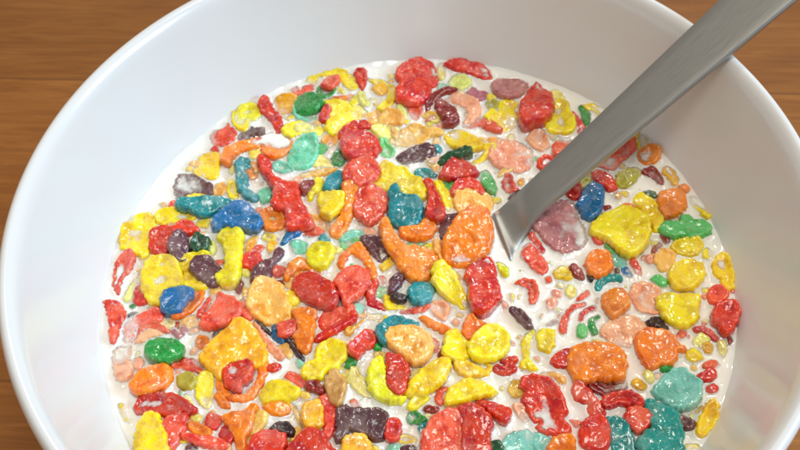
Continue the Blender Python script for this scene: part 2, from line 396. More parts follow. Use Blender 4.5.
Y3d|*olive yellow leaf flake in the centre|162,330 180,288 215,275 260,305 300,370 345,440 345,485 310,480 260,450 200,415 168,370
o1d|thin peach strip|175,170 195,170 200,230 230,275 290,325 340,385 350,420 335,420 300,370 250,300 200,265 178,220
R4d|*tall red flake below the biggest orange one|325,315 355,268 430,222 462,238 477,300 478,360 500,400 500,450 475,465 455,500 420,525 375,515 350,450 350,390 340,345
T3d|rounded teal flake|45,412 70,370 120,362 160,380 165,420 140,455 100,478 65,465 50,440
L1d|tiny yellow flake|480,265 505,270 540,300 540,330 520,335 495,300
@520,140,5
B3d|*deep blue flake right of the spoon|285,320 305,290 320,255 350,225 390,225 415,255 410,320 390,370 350,400 315,385 300,350
R2d|small glossy red flake|230,265 260,220 295,220 300,285 275,300 250,290
R2d|red wedge flake|362,165 385,148 420,160 460,195 478,245 450,260 420,240 380,215 365,195
E1d|tiny dark red stick|400,340 445,335 450,345 420,355
y1s|pale yellow strip|290,215 350,190 340,230 310,250 300,240
@500,210,5
M1d|*large mauve pink flake right of the spoon tip|150,80 190,20 250,-25 340,-45 375,-20 395,40 430,110 435,165 400,195 315,215 265,195 225,160 190,110
C1d|*flat pink oval just right of the spoon tip|105,235 120,190 150,170 200,230 232,270 230,310 210,325 170,300 130,265
R1d|thin red strip|145,145 160,120 190,160 220,195 215,220 190,205 170,170
C1d|hooked pink flake|78,375 110,352 160,358 188,395 188,440 175,470 150,470 145,430 130,390
Y1d|small yellow flake|265,320 290,290 340,285 360,310 350,350 310,345 280,340
E2d|small dark glossy red flake|350,290 370,275 400,300 418,330 410,350 380,335
N1d|tiny dark crumb|435,330 450,318 465,340 455,360 440,350
O3d|*small round orange ball flake right of centre|430,270 440,225 480,205 530,210 555,240 560,290 530,325 490,335 450,310
C2d|round red dot flake|467,140 480,112 510,112 522,140 510,170 485,170
g1d|light green strip|525,175 550,165 590,200 600,240 570,235 545,210
y1d|pale yellow crumb|330,410 350,380 375,400 375,430 350,440
C1s|tiny pink sliver|230,340 250,330 255,355 238,360
S1d|tiny brown crumb|570,300 590,290 595,320 575,325
T2d|*thin teal arc over an orange flake|475,400 485,365 520,335 580,330 605,345 600,358 550,352 515,370 495,405
@620,150,5
K1d|olive yellow flake|-20,150 0,115 40,95 85,90 108,110 85,150 50,190 10,195 -18,175
E1d|*dark magenta flake near the right milk edge|112,115 130,98 165,90 190,110 215,150 218,175 190,165 160,140 125,125
A1d|olive amber flake|215,100 240,90 270,115 292,150 285,185 265,180 240,140 220,125
Y2d|yellow rounded flake|65,260 90,215 140,235 190,290 215,340 200,400 170,410 150,370 110,310
D1d|small dark green flake|108,218 140,208 170,215 180,245 160,245 130,235
O3d|*glossy orange flake above the long green one|190,270 195,225 240,205 300,200 325,225 330,270 310,310 270,335 225,340 205,310
O3d|tiny orange crumb|295,185 320,178 345,195 330,208 305,205
Y1d|yellow twisted flake|340,250 355,230 400,250 440,270 465,300 450,340 420,345 395,310 360,280
g3d|*long light green flake by the right edge|200,400 220,370 300,365 310,340 345,330 365,355 420,355 455,385 445,420 380,435 300,440 240,430
O1s|thin orange strip|10,280 50,275 90,300 70,305 30,295
@620,220,5
Y4c|*biggest yellow flake, ring-bumped, right of the blue|-140,20 -100,-20 -20,-55 20,-70 80,-50 130,-10 150,40 140,100 110,150 60,180 10,165 -30,130 -60,100 -110,80 -150,50
E1d|thin dark red stick|200,80 215,78 248,105 240,120 220,110
E1d|thin dark red stick|162,160 175,130 200,112 210,125 190,145 168,165
Y2d|yellow capped flake|255,140 280,110 330,95 390,95 410,130 390,170 350,185 300,170 275,160
o2d|small peach flake|175,205 185,175 220,155 255,155 275,180 270,220 240,250 200,250 185,230
Y3d|*round two-lobed yellow flake near the right edge|250,290 260,240 300,210 360,200 410,220 425,265 400,310 350,345 300,350 265,330
Y1d|tiny yellow flake|412,175 430,150 470,170 475,190 445,200 420,192
Y2c|*tall yellow flake hugging the right milk edge|460,240 475,190 510,165 545,190 560,250 565,320 550,350 515,350 500,300 470,270
C3d|small round red flake|440,365 460,340 500,338 535,375 530,400 490,415 455,410
C1d|tiny red crumb|545,350 570,345 572,370 550,375
g1s|pale green flake|155,300 190,285 235,310 230,335 190,330
B1d|tiny dark blue flake|5,255 30,240 60,275 55,285 20,275
t1s|pale teal sliver|-70,175 -20,180 25,215 30,240 0,250 -40,225
C1s|thin pink sliver|50,215 70,210 105,260 100,280 75,265
P1d|pale pink ringed flake|48,370 70,325 130,318 185,330 200,365 190,400 160,400 200,455 190,480 110,465 70,430
@620,290,5
Y3d|*bumpy square yellow flake on the right|190,80 190,40 230,22 280,30 330,20 395,30 395,100 380,150 330,185 280,180 230,150 205,110
R4d|*glossy bright red flake at the right milk edge|465,120 480,80 520,60 575,55 595,90 600,130 570,180 545,222 515,215 500,180 470,160
E1d|tiny dark red crumb|535,250 550,238 558,260 540,275
N2d|*near-black flake above a big orange one|138,165 165,140 195,140 240,180 240,205 215,205 190,185 160,185
O3d|*large pitted orange flake on the right|80,260 95,215 150,200 230,210 280,250 290,285 325,292 325,305 285,310 280,340 250,370 200,375 150,395 115,350 90,310
R2d|curved red arc|368,200 400,190 450,205 488,240 485,260 460,245 420,215 380,212
C1s|small pinkish crumb|280,240 300,210 325,215 320,235 290,255
A1c|small olive ring|415,290 425,268 450,270 462,295 450,318 425,315
Y1d|low yellow flake|330,320 360,298 400,320 410,345 370,365 335,350
y1s|pale cream flake|370,255 400,225 450,255 410,270 405,300 370,290
y1s|pale yellow strip|490,270 520,260 530,300 515,340 495,310
P1d|*long pale pink flake left of the pitted orange|-100,220 -80,180 -30,150 40,133 95,155 130,195 90,225 80,265 50,290 0,280 -50,262
O3d|*smooth orange dome flake|-92,60 -80,15 -40,-5 10,-5 40,40 40,85 0,120 -35,138 -65,110
@500,290,5
V2d|*thin purple stick below the spoon tip|45,95 75,85 110,105 150,150 160,190 140,195 110,165 70,125
E1d|small dark red stick|235,180 265,155 295,158 285,170 250,185
C1d|curved red strip|300,170 325,120 370,75 420,70 430,80 380,95 345,130 330,180 325,215 305,215
C1d|small pinkish red flake|380,60 410,25 440,10 445,25 410,55
R1d|curved dark red strip|398,155 400,125 430,95 475,80 480,95 445,110 420,130 410,160
g1d|small green flake|390,230 390,185 410,170 430,185 430,230 410,240
G1d|thin green hook|445,170 455,140 490,130 495,145 470,160 475,190 485,215 470,225 450,200
Y2d|yellow lobe flake|180,230 210,195 265,210 270,270 240,310 200,300
Y1d|yellow curved flake|105,285 125,230 160,200 175,210 145,260 140,320 155,370 180,400 150,405 125,370 118,320
P1s|faint peach flake|235,60 270,45 285,65 270,100 245,110
R2d|small red flake behind the orange one|258,365 280,325 320,300 345,295 355,340 345,385 290,385
O4d|*wide orange flake with a pit, lower right|340,340 360,285 430,265 530,272 590,300 622,340 625,400 615,445 550,452 490,440 470,450 430,455 420,460 380,450 360,410 345,380
@520,360,5
R3c|*large ragged crimson flake, lower right of centre|5,100 60,92 110,100 150,115 190,155 215,205 235,260 205,285 248,335 240,362 180,372 110,362 85,335 100,310 60,300 45,260 20,215 10,190 30,160 5,130
o1d|thin orange arc|85,80 120,65 170,68 215,95 220,115 200,112 170,88 120,78
C2d|*slanted red flake on top of another red one|262,150 285,105 310,120 350,165 400,220 425,270 410,295 380,290 345,275 340,220 295,210 268,180
R3d|dark red rounded flake|305,340 330,300 380,280 415,290 440,320 450,400 430,440 370,450 320,430 300,390
O3d|*small orange flake on the bottom edge|140,440 165,405 195,385 250,390 272,415 265,450 250,480 140,480
t1s|*flat pale mint flake submerged near the bottom|-90,420 -60,385 0,362 80,368 150,395 130,430 110,470 -90,470
E1d|dark red lumpy flake|340,125 360,98 390,100 410,125 430,135 465,125 500,130 500,95 525,100 530,145 480,165 430,180 390,170 350,150
R3d|*arched red flake above the teal ones|408,205 430,180 500,165 560,170 600,195 620,220 600,235 560,220 480,225 430,232
T2d|teal flake on the bottom edge|430,300 500,300 540,345 560,400 580,470 480,480 450,400
Y1s|pale yellow flake|0,40 20,0 50,10 60,40 30,50
@620,360,5
A1d|small amber flake|60,110 85,95 130,130 125,150 90,152 70,130
C1d|small red flake|420,30 450,5 480,10 500,30 470,45 430,45
R2d|glossy red flake|378,90 420,65 440,50 475,55 480,85 450,105 400,105
t3d|*broad mint green sugary flake|165,150 200,100 245,55 270,40 320,40 350,75 400,120 400,190 370,235 310,250 260,245 210,200 180,180
G2d|small green flake|205,45 235,30 268,40 250,55 215,58
T4d|*big dark teal flake in the lower right|85,410 120,370 155,345 150,290 125,215 150,190 200,215 250,250 285,270 290,310 308,380 305,430 300,480 200,490 110,460
C3d|*dull coral oval beside the dark teal flake|25,280 50,240 90,235 140,260 162,295 145,330 110,360 60,345 30,315
V2d|small purple-brown flake|285,290 310,280 370,315 365,340 330,350 300,330
R1d|small red spot flake|430,145 465,125 488,140 480,165 445,170
Y2d|*yellow leaf flake at the lower right edge|385,340 410,270 440,215 475,203 492,235 480,310 450,360 410,390 390,380
A1d|tiny amber twig|370,260 410,237 412,245 385,265
Y1d|yellow flake on the bottom edge|300,480 330,430 380,430 410,450 410,480
y1s|pale yellow strip|120,70 140,55 165,90 160,120 140,110
@100,300,5
C2d|*red wedge flake low on the left edge|20,10 50,0 90,10 125,60 115,100 90,150 80,210 60,215 50,190 55,130 40,70
C1d|ridged pink flake|115,150 130,120 180,85 250,60 290,45 310,90 300,110 250,120 200,140 180,160 150,215 120,210
C1d|orange-red strip|180,150 230,125 290,118 320,145 345,165 300,160 250,148 210,160 190,190 170,215 150,215
P1d|curved pink flake|170,220 200,180 250,152 290,158 320,175 280,180 240,200 200,222
G4d|*dark green sparkling oval on the left|225,245 245,210 310,195 370,200 405,225 415,255 390,290 330,312 270,305 235,280
P1s|*broad submerged peach flake at the lower left edge|60,260 90,235 150,230 150,300 165,350 150,400 90,400 70,320
P1d|small pink flake|170,310 200,290 220,320 200,355 175,345
C1d|pointed coral flake|360,330 430,295 500,310 525,335 510,365 460,360 400,345
M1d|magenta twig|340,155 370,150 400,175 420,130 435,160 410,190 395,205 370,175
O1d|small orange flake|480,210 500,180 540,200 530,240 500,250
@200,290,5
C3d|*coral red triangular flake above the yolk-yellow one|0,175 20,130 60,90 95,15 130,25 200,70 205,110 170,160 100,185 50,195 10,190
C1d|narrow dull pink strip|200,50 215,40 235,80 255,130 250,160 225,150 205,110
D1d|very dark green strip|65,230 75,200 120,190 165,172 160,195 110,225 75,245
A4d|*large yolk-yellow folded flake, lower left of centre|170,165 200,155 240,165 275,200 300,240 330,300 325,360 290,380 260,370 210,360 150,370 110,400 100,440 60,400 0,340 40,290 90,240 150,200
P2d|pair of long pink sticks|270,170 285,170 330,240 370,280 415,330 405,350 380,340 340,290 300,230
B2d|small blue splinter|365,180 380,178 378,215 415,250 415,265 370,245 360,225
N2d|thin dark stick|275,165 290,165 365,225 355,232
N2d|thin dark stick lying in milk|430,245 440,240 520,350 510,358
C3d|small dull coral oval|390,190 410,165 460,150 482,165 470,205 430,238 400,230
R1d|small red flake|330,390 360,375 400,378 405,400 370,415 335,410
O3d|*plain orange flake right of the coral oval|465,110 500,95 560,105 580,120 570,180 560,260 530,315 490,290 470,240 460,230 490,200 480,150
@300,290,5
C2d|*coral flake with a raised red border|95,150 120,115 200,95 260,85 270,110 230,140 150,190 105,200
R3d|red border strip|75,245 110,210 180,175 240,130 270,108 282,125 270,155 220,190 150,225 90,250
R4d|*glossy red double lump, centre bottom half|242,300 260,270 310,230 330,200 365,210 375,240 365,275 335,280 310,310 280,335 255,325
Y3d|*knobbly yellow flake left of a small green crumb|80,310 110,270 160,255 215,270 235,310 215,360 180,390 130,400 110,440 60,450 20,440 5,400 40,365 80,350
o1d|curved peach strip|270,150 330,120 400,125 420,150 400,175 390,160 330,152 250,230 230,215
G2d|tiny dark green crumb|370,280 385,265 405,285 400,300 375,298
G2d|small green crumb|230,385 240,350 260,335 280,345 270,375 245,390
T3d|*dark teal folded flake behind a pale orange one|385,215 400,180 440,145 490,128 540,145 590,155 590,175 540,180 500,195 450,205 435,235 430,280 400,260
o4d|*pale orange pitted flake over the dark teal|430,240 450,205 500,185 530,183 590,190 640,225 665,270 650,320 615,360 570,365 530,345 490,310 450,280
N1d|thin dark flake edge|500,320 530,335 560,362 548,372 520,350
C1s|small pinkish flake|55,30 90,50 130,85 95,95 60,60
@400,290,5
Y4c|*round bright yellow flake right of lower centre|345,270 380,225 430,180 480,180 530,205 545,250 530,310 480,345 420,355 370,340 350,310
Y3d|yellow left lobe flake|215,320 225,280 240,215 290,205 330,240 345,265 345,310 330,345 290,355 240,345
Y2d|curved yellow flake|270,365 330,360 380,385 440,395 420,380 440,368 460,385 440,420 400,435 330,435 290,410
O3d|orange pointed flake|312,205 330,160 355,125 380,150 420,170 440,180 410,225 360,245 320,235
O2d|slanted orange strip|95,140 120,132 180,165 250,195 245,215 210,215 150,185
P1s|*pale pink flake sunk in milk at the centre|150,90 170,60 210,55 245,85 240,130 220,155 180,135
C1d|flat pink-red strip|0,105 60,95 150,85 120,110 60,120 10,118
C1d|narrow red flake|160,250 190,270 195,300 165,320 158,290
E1d|small dark red flake|205,300 220,270 225,340 260,365 250,385 220,355 190,330
R2d|*ragged small red flake right of the yellow round|462,400 490,375 530,380 500,365 540,345 580,345 575,365 560,380 575,395 565,415 520,425 480,415
P1s|faint pink flake|510,60 535,75 540,95 520,90
@110,360,5
O4d|*plain orange oval at the lower left|108,150 110,115 150,70 200,40 260,25 295,35 305,75 285,115 250,145 180,160 130,165
K2d|round olive yellow flake|335,110 345,80 380,65 420,75 432,105 415,140 380,152 350,140
Y1d|upright yellow flake|430,150 440,100 470,65 510,70 520,120 510,200 490,240 450,220 435,185
R3c|*large crimson half-moon flake at the lower left|120,235 145,190 210,170 290,175 350,195 400,225 430,250 420,268 370,270 310,285 250,275 190,265 140,265
Y4d|*tall yellow flake on the bottom edge at left|120,400 135,330 170,280 210,265 245,290 265,350 280,400 280,480 120,480
C3d|*coral spike-shaped flake beside the tall yellow one|260,340 290,295 385,278 375,340 350,380 325,440 300,448 275,400
Y1d|narrow yellow flake on the wall edge|45,225 65,225 85,270 105,315 80,305 55,265
y1s|pale yellow flake|400,290 440,275 460,290 440,315
Y1d|small yellow flake|345,400 370,385 400,410 360,420
P1d|pink flake on the bottom edge|520,420 560,405 600,430 600,470 500,470
O2d|small orange-brown flake|530,190 550,160 590,220 600,240 560,235
V1s|greyish purple flake|385,440 420,430 440,450 430,470 380,470
R2d|small red flake|545,375 570,335 600,340 620,375 605,420 570,400
C3d|red ragged strip|365,375 430,385 520,390 560,400 600,430 560,440 500,440 430,415 385,400
O2d|pointed orange flake|390,310 440,320 480,340 505,365 480,385 430,375 400,350
@220,360,5
O2d|*orange ring around a red flake|195,-20 228,-10 230,60 215,120 180,175 130,208 60,205 10,175 -20,130 -10,95 15,135 60,178 120,178 170,138 195,80
R4c|*dark red flake cupped inside an orange ring|15,60 40,20 90,10 150,8 165,40 150,90 110,120 100,150 70,150 30,120
C1d|pinkish red flake|330,90 350,65 380,75 415,90 425,130 405,145 370,120
E3d|small dark red flake|430,130 455,105 490,110 515,160 500,168 470,150 440,150
Y3d|*smooth yellow half-moon flake|195,180 215,140 250,108 300,105 350,130 395,165 385,185 340,205 280,205 220,215
A3d|*yellow box flake with a pink side|415,240 430,215 500,200 515,250 510,320 480,345 430,340 415,300
C2d|pink curved side flake|500,190 530,185 560,210 580,280 570,350 545,400 520,395 525,320 520,255 510,210
O2d|orange cap flake|225,240 260,215 320,215 350,240 340,265 300,280 250,265
o1d|thin peach hoop|340,215 370,230 405,290 410,340 370,400 355,410 370,370 395,325 380,275 345,235
N3d|*black-purple crescent between two orange flakes|248,350 280,325 330,315 365,340 362,380 330,370 300,358
O3d|*spiky orange flake, lower left of centre|10,290 50,275 130,265 160,238 185,250 165,300 155,350 125,390 125,450 90,440 70,390 40,330
o2d|pale orange flake|170,290 210,265 240,280 230,320 180,380 140,410 150,340
R4d|*round dark red flake on the bottom edge|140,450 160,400 200,370 260,360 310,375 330,400 315,470 130,480
R5d|*biggest red flake on the bottom edge|345,450 380,400 420,360 460,342 510,365 540,410 565,450 560,490 340,490
@320,360,5
V3c|*ragged dark purple rectangular flake, bottom centre|80,270 90,250 130,238 150,250 220,250 300,250 340,280 330,340 310,395 280,400 230,375 190,370 150,350 125,380 100,410 80,400 90,340
n3d|*tan pitted oval|30,110 45,60 75,45 100,75 130,110 120,170 90,235 55,200 35,150
R3d|small upright red flake|325,385 335,320 350,300 395,300 402,345 385,395 350,402
C1d|tiny red crumb|150,215 170,200 205,235 190,245 165,238
A4d|*amber flake centred on the bottom edge|110,480 112,440 125,400 160,380 220,382 250,420 250,480
G1c|*small green ring flake|435,290 445,262 480,262 510,290 525,305 500,325 460,325 440,310
T1d|small teal flake|495,345 510,320 540,300 530,330 515,360 505,385
Y2d|yellow flake|440,240 460,200 490,165 530,180 545,190 500,225 460,250
Y4d|*long yellow spindle flake, lower centre|430,170 450,115 500,65 580,15 640,5 645,40 620,100 570,145 510,165
Y1d|flat yellow flake|385,400 420,380 480,395 480,415 430,425 395,415
V1d|dark flake on the bottom edge|405,445 450,430 480,445 480,470 405,470
L4d|*bright lemon yellow fold flake|240,90 250,40 280,5 300,0 325,50 330,130 370,175 420,185 400,205 350,205 290,180 250,140
y1d|pale yellow crinkled flake|150,60 180,40 200,80 240,110 260,150 270,190 220,185 180,150 140,115
R4d|*bright red tapering flake, lower centre|330,30 338,-20 350,-30 400,-20 420,10 445,40 435,100 425,150 405,172 370,172 345,140 335,100
@420,360,5
Y4d|*pointed yellow flake, bottom right of centre|128,200 145,150 185,130 205,108 260,105 320,120 375,160 330,180 270,192 210,208 145,220
C1d|pink C-shaped curl|80,200 85,165 120,142 150,145 120,165 108,195 125,220 105,235 85,220
R3d|*ridged red stick flake|278,210 290,190 330,205 400,230 445,250 445,285 430,322 400,305 350,265 300,235
C4d|*huge spotted pink flake on the bottom edge|5,480 5,440 15,380 60,300 120,262 185,245 215,300 205,380 210,480
R4d|*red flake with round white spots|190,250 240,225 290,240 330,265 362,320 345,370 345,480 212,480 212,390 218,300
E1d|small dark red flake|18,245 40,232 60,240 85,240 95,255 70,268 30,262
D2d|tiny dark green round crumb|345,435 360,412 395,412 412,440 400,460 350,465
o1d|small peach flake|445,150 460,115 490,105 515,130 510,180 475,190 450,175
P1s|faint peach flake|470,230 500,225 545,250 550,300 520,310 490,275'''
def closed_spline(P, step, lean=.45):
    n = len(P); out = []
    for i in range(n):
        p0, p1, p2, p3 = P[i-1], P[i], P[(i+1) % n], P[(i+2) % n]
        k = max(2, int(math.dist(p1, p2)/step))
        for j in range(k):
            t = j/k
            out.append(tuple((1-lean)*.5*((2*b)+(-a+c)*t+(2*a-5*b+4*c-d)*t*t+(-a+3*b-3*c+d)*t**3)+lean*(b+(c-b)*t) for a, b, c, d in zip(p0, p1, p2, p3)))
    return out
def seg_dist(Q, P):             # distance from points Q (n,2) to the closed polygon P (m,2)
    A = P; B = np.roll(P, -1, 0); D = B-A; L = (D**2).sum(1)+1e-12
    W = Q[:, None, :]-A[None]
    t = np.clip((W*D[None]).sum(2)/L, 0, 1)
    return np.sqrt(((W-t[..., None]*D[None])**2).sum(2).min(1))
def inside(Q, P):
    x, y = Q[:, 0][:, None], Q[:, 1][:, None]
    x1, y1 = P[:, 0][None], P[:, 1][None]; x2, y2 = np.roll(P[:, 0], -1)[None], np.roll(P[:, 1], -1)[None]
    c = ((y1 > y) != (y2 > y)) & (x < (x2-x1)*(y-y1)/(y2-y1+1e-12)+x1)
    return c.sum(1) % 2 == 1
def area(P):
    x, y = P[:, 0], P[:, 1]
    return .5*float((x*np.roll(y, -1)-np.roll(x, -1)*y).sum())

flakes = []
ox = oy = 0; sc = 1
for line in DATA.strip().split('\n'):
    if line[0] == '@':
        ox, oy, sc = (float(t) for t in line[1:].split(',')); continue
    code, desc, pts = line.split('|')
    px = [(ox+float(q.split(',')[0])/sc, oy+float(q.split(',')[1])/sc) for q in pts.split()]
    h = LEVEL[code[1]]
    P = [tuple(at(u, v, h)[:2]) for u, v in px]
    cx, cy = sum(p[0] for p in px)/len(px), sum(p[1] for p in px)/len(px)
    flakes.append(dict(code=code, desc=desc, h=h, P=P, c=(cx, cy), px=px))
for i, f in enumerate(flakes):
    rnd = random.Random(100+i)
    S = np.array(closed_spline(f['P'], .45))
    if area(S) < 0: S = S[::-1]
    sd = Vector((i*7.3, i*3.1, 0))
    T = np.roll(S, -1, 0)-np.roll(S, 1, 0); T /= np.linalg.norm(T, axis=1)[:, None]+1e-9
    nrm = np.stack([T[:, 1], -T[:, 0]], 1)
    jit = np.array([noise.noise(Vector((p[0]*1.1, p[1]*1.1, 0))+sd)*.34+noise.noise(Vector((p[0]*2.6, p[1]*2.6, 5))+sd)*.36+noise.noise(Vector((p[0]*5.5, p[1]*5.5, 9))+sd)*.20 for p in S])
    wd = math.sqrt(abs(area(S)))
    S = S+nrm*(jit*min(1, wd/4)+.40)[:, None]
    f['S'] = S; f['area'] = abs(area(S)); f['rnd'] = rnd; f['sd'] = sd
    f['tilt'] = (rnd.gauss(0, .12), rnd.gauss(0, .12)) if f['code'][1] != 's' else (rnd.gauss(0, .03), rnd.gauss(0, .03))

def flake_mesh(f, keep_top=True):
    S, h, code = f['S'], f['h'], f['code']
    lo, hi = S.min(0), S.max(0); c = (lo+hi)/2
    step = .36
    gx, gy = np.meshgrid(np.arange(lo[0], hi[0], step), np.arange(lo[1], hi[1], step*.87))
    gx = gx+(np.arange(gx.shape[0]) % 2)[:, None]*step/2
    Q = np.stack([gx.ravel(), gy.ravel()], 1)
    rs = np.random.RandomState(int(c[0]*100) % 9999); Q = Q+rs.uniform(-.08, .08, Q.shape)
    Q = Q[inside(Q, S)]
    if len(Q): Q = Q[seg_dist(Q, S) > .16]
    if len(Q):   # extra ring hugging the edge so that it rounds over
        pass
    pts = [Vector(p) for p in S]+[Vector(p) for p in Q]
    n = len(S)
    vs, es, fs, ov, oe, of = delaunay_2d_cdt(pts, [(i, (i+1) % n) for i in range(n)], [list(range(n))], 1, 1e-5)
    X = np.array([tuple(v) for v in vs]); d = seg_dist(X, S)
    dm = max(d.max(), .2)
    w = min(dm, .85)
    q = np.clip(d/w, 0, 1)
    T = {'s': .22, '1': .55, '2': .75, '3': .9, '4': 1.05, '5': 1.15}[code[1]]*min(1, .35+dm/1.7)
    prof = np.sqrt(np.clip(1-(1-q)**2, 0, 1))
    z = h+T*prof
    sd = f['sd']; rnd = f['rnd']
    kind = 'cup' if code[2] == 'c' or (dm > 1.1 and rnd.random() < {'1': .3, '2': .3, '3': .25, '4': .15}.get(code[1], 0)) else 'dome'
    if kind == 'cup':           # curled shell: raised uneven lip, hollow middle
        z = h+T*prof-(T*.6+.2)*np.clip((d-.7)/max(dm-.7, .5), 0, 1)**.8
    amp = {'s': .10}.get(code[1], .26)
    bumps = []
    for x, y in X:
        low = noise.noise(Vector((x*.33, y*.33, 1))+sd)
        fold = 1-3*abs(noise.noise(Vector((x*.27, y*.27, 12))+sd))
        pore = noise.noise(Vector((x*.9, y*.9, 3))+sd)
        fine = noise.noise(Vector((x*2.2, y*2.2, 7))+sd)
        bumps.append(amp*(1.5*low+.7*max(-.5, fold)+.9*pore-3.2*max(0, pore-.25)+.45*fine))
    bumps = np.array(bumps)
    z = z+bumps*(.2+.8*q)+(.16*np.exp(-((d-.45)/.28)**2) if code[1] != 's' and dm > .9 else 0)
    z = z+(X[:, 0]-c[0])*f['tilt'][0]+(X[:, 1]-c[1])*f['tilt'][1]
    f['top'] = (X, z)
    tris = []
    for t in fs:
        t = list(t)
        for k in range(1, len(t)-1): tris.append((t[0], t[k], t[k+1]))
    cnt = {}
    out = []
    for a_, b_, c_ in tris:
        A, B, C_ = X[a_], X[b_], X[c_]
        if (B[0]-A[0])*(C_[1]-A[1])-(B[1]-A[1])*(C_[0]-A[0]) < 0: b_, c_ = c_, b_
        out.append((a_, b_, c_))
        for e in ((a_, b_), (b_, c_), (c_, a_)): cnt[e] = cnt.get(e, 0)+1
    N = len(X)
    V = [(x-c[0], y-c[1], zz-h) for (x, y), zz in zip(X, z)]
    th = .85 if code[1] in 's12' else 1.5
    V += [(x-c[0], y-c[1], min(zz, h+T*.4+.1)-h-th) for (x, y), zz in zip(X, z)]
    F = out+[(a_+N, c_+N, b_+N) for a_, b_, c_ in out]
    for (a_, b_) in cnt:
        if (b_, a_) not in cnt: F.append((a_, a_+N, b_+N, b_))
    return V, F, (c[0], c[1], h)

WORDS = {'R': 'red', 'C': 'red', 'P': 'pink', 'M': 'purple', 'V': 'purple', 'N': 'dark', 'O': 'orange', 'o': 'orange', 'A': 'yellow', 'Y': 'yellow',
         'y': 'yellow', 'L': 'yellow', 'K': 'yellow', 'G': 'green', 'g': 'green', 'D': 'green', 'T': 'blue', 't': 'green', 'B': 'blue', 'n': 'orange',
         'E': 'red', 'S': 'dark'}
def make_labels(fl, keep):
    # a landmark flake has a look of its own; every other one is told by its colour and shape and by the landmark it lies beside
    lm = [i for i in keep if fl[i]['desc'][0] == '*']
    used, texts, lab = set(), set(), {}
    for i in lm:
        lab[i] = fl[i]['desc'][1:]; texts.add(lab[i])
        if 'flake' not in lab[i].split(): lab[i] += ', a cereal flake' if ',' not in lab[i] else ''
    def rel(i, j, far):
        dx, dy = fl[i]['c'][0]-fl[j]['c'][0], fl[i]['c'][1]-fl[j]['c'][1]
        a = math.degrees(math.atan2(-dy, dx)) % 360
        k = int((a+22.5)//45) % 8
        return k, [['just right of', 'right of'], ['just above and right of', 'above and right of'], ['just above', 'above'], ['just above and left of', 'above and left of'],
                ['just left of', 'left of'], ['just below and left of', 'below and left of'], ['just below', 'below'], ['just below and right of', 'below and right of']][k][1 if far else 0]
    rest = sorted((i for i in keep if i not in lab), key=lambda i: -fl[i]['area'])
    for i in rest:
        fam = WORDS[fl[i]['code'][0]]
        js = sorted(lm, key=lambda j: math.dist(fl[i]['c'], fl[j]['c']))
        done = False
        for strict in (True, False):
            for j in js[:9]:
                d = math.dist(fl[i]['c'], fl[j]['c'])
                k, r = rel(i, j, d > 45)
                key = (j, k, fam) if strict else (j, k, fl[i]['desc'])
                if key in used: continue
                t = '%s %s the %s' % (fl[i]['desc'], r, fl[j]['desc'][1:].split(',')[0])
                if t in texts or len(t.split()) > 16: continue
                used.add((j, k, fam)); used.add((j, k, fl[i]['desc'])); texts.add(t); lab[i] = t; done = True; break
            if done: break
        if not done: print('NO LABEL', fl[i]['desc']); lab[i] = fl[i]['desc']+' in the milk'
    return lab

M_FL = mat_flake()
order = sorted(range(len(flakes)), key=lambda i: -flakes[i]['area'])
keep = set(i for i in range(len(flakes)) if flakes[i]['desc'][0] == '*')
for i in order:
    if len(keep) < 300: keep.add(i)
labels = make_labels(flakes, keep)
crV, crF, crC = [], [], []
for i, f in enumerate(flakes):
    V, F, loc = flake_mesh(f)
    rnd = f['rnd']
    col = [min(255, max(0, x*rnd.uniform(.94, 1.04)+rnd.uniform(-4, 4))) for x in PAL[f['code'][0]]]
    if i in keep:
        o = mesh_obj('cereal_flake', V, F, M_FL, loc)
        o.color = (*lin(col), 1)
        tag(o, labels[i], 'cereal flake', 'cereal flakes floating in the milk')
    else:
        k = len(crV); crV += [(x+loc[0], y+loc[1], z+loc[2]) for x, y, z in V]
        crF += [tuple(q+k for q in t) for t in F]; crC += [lin(col)]*len(V)
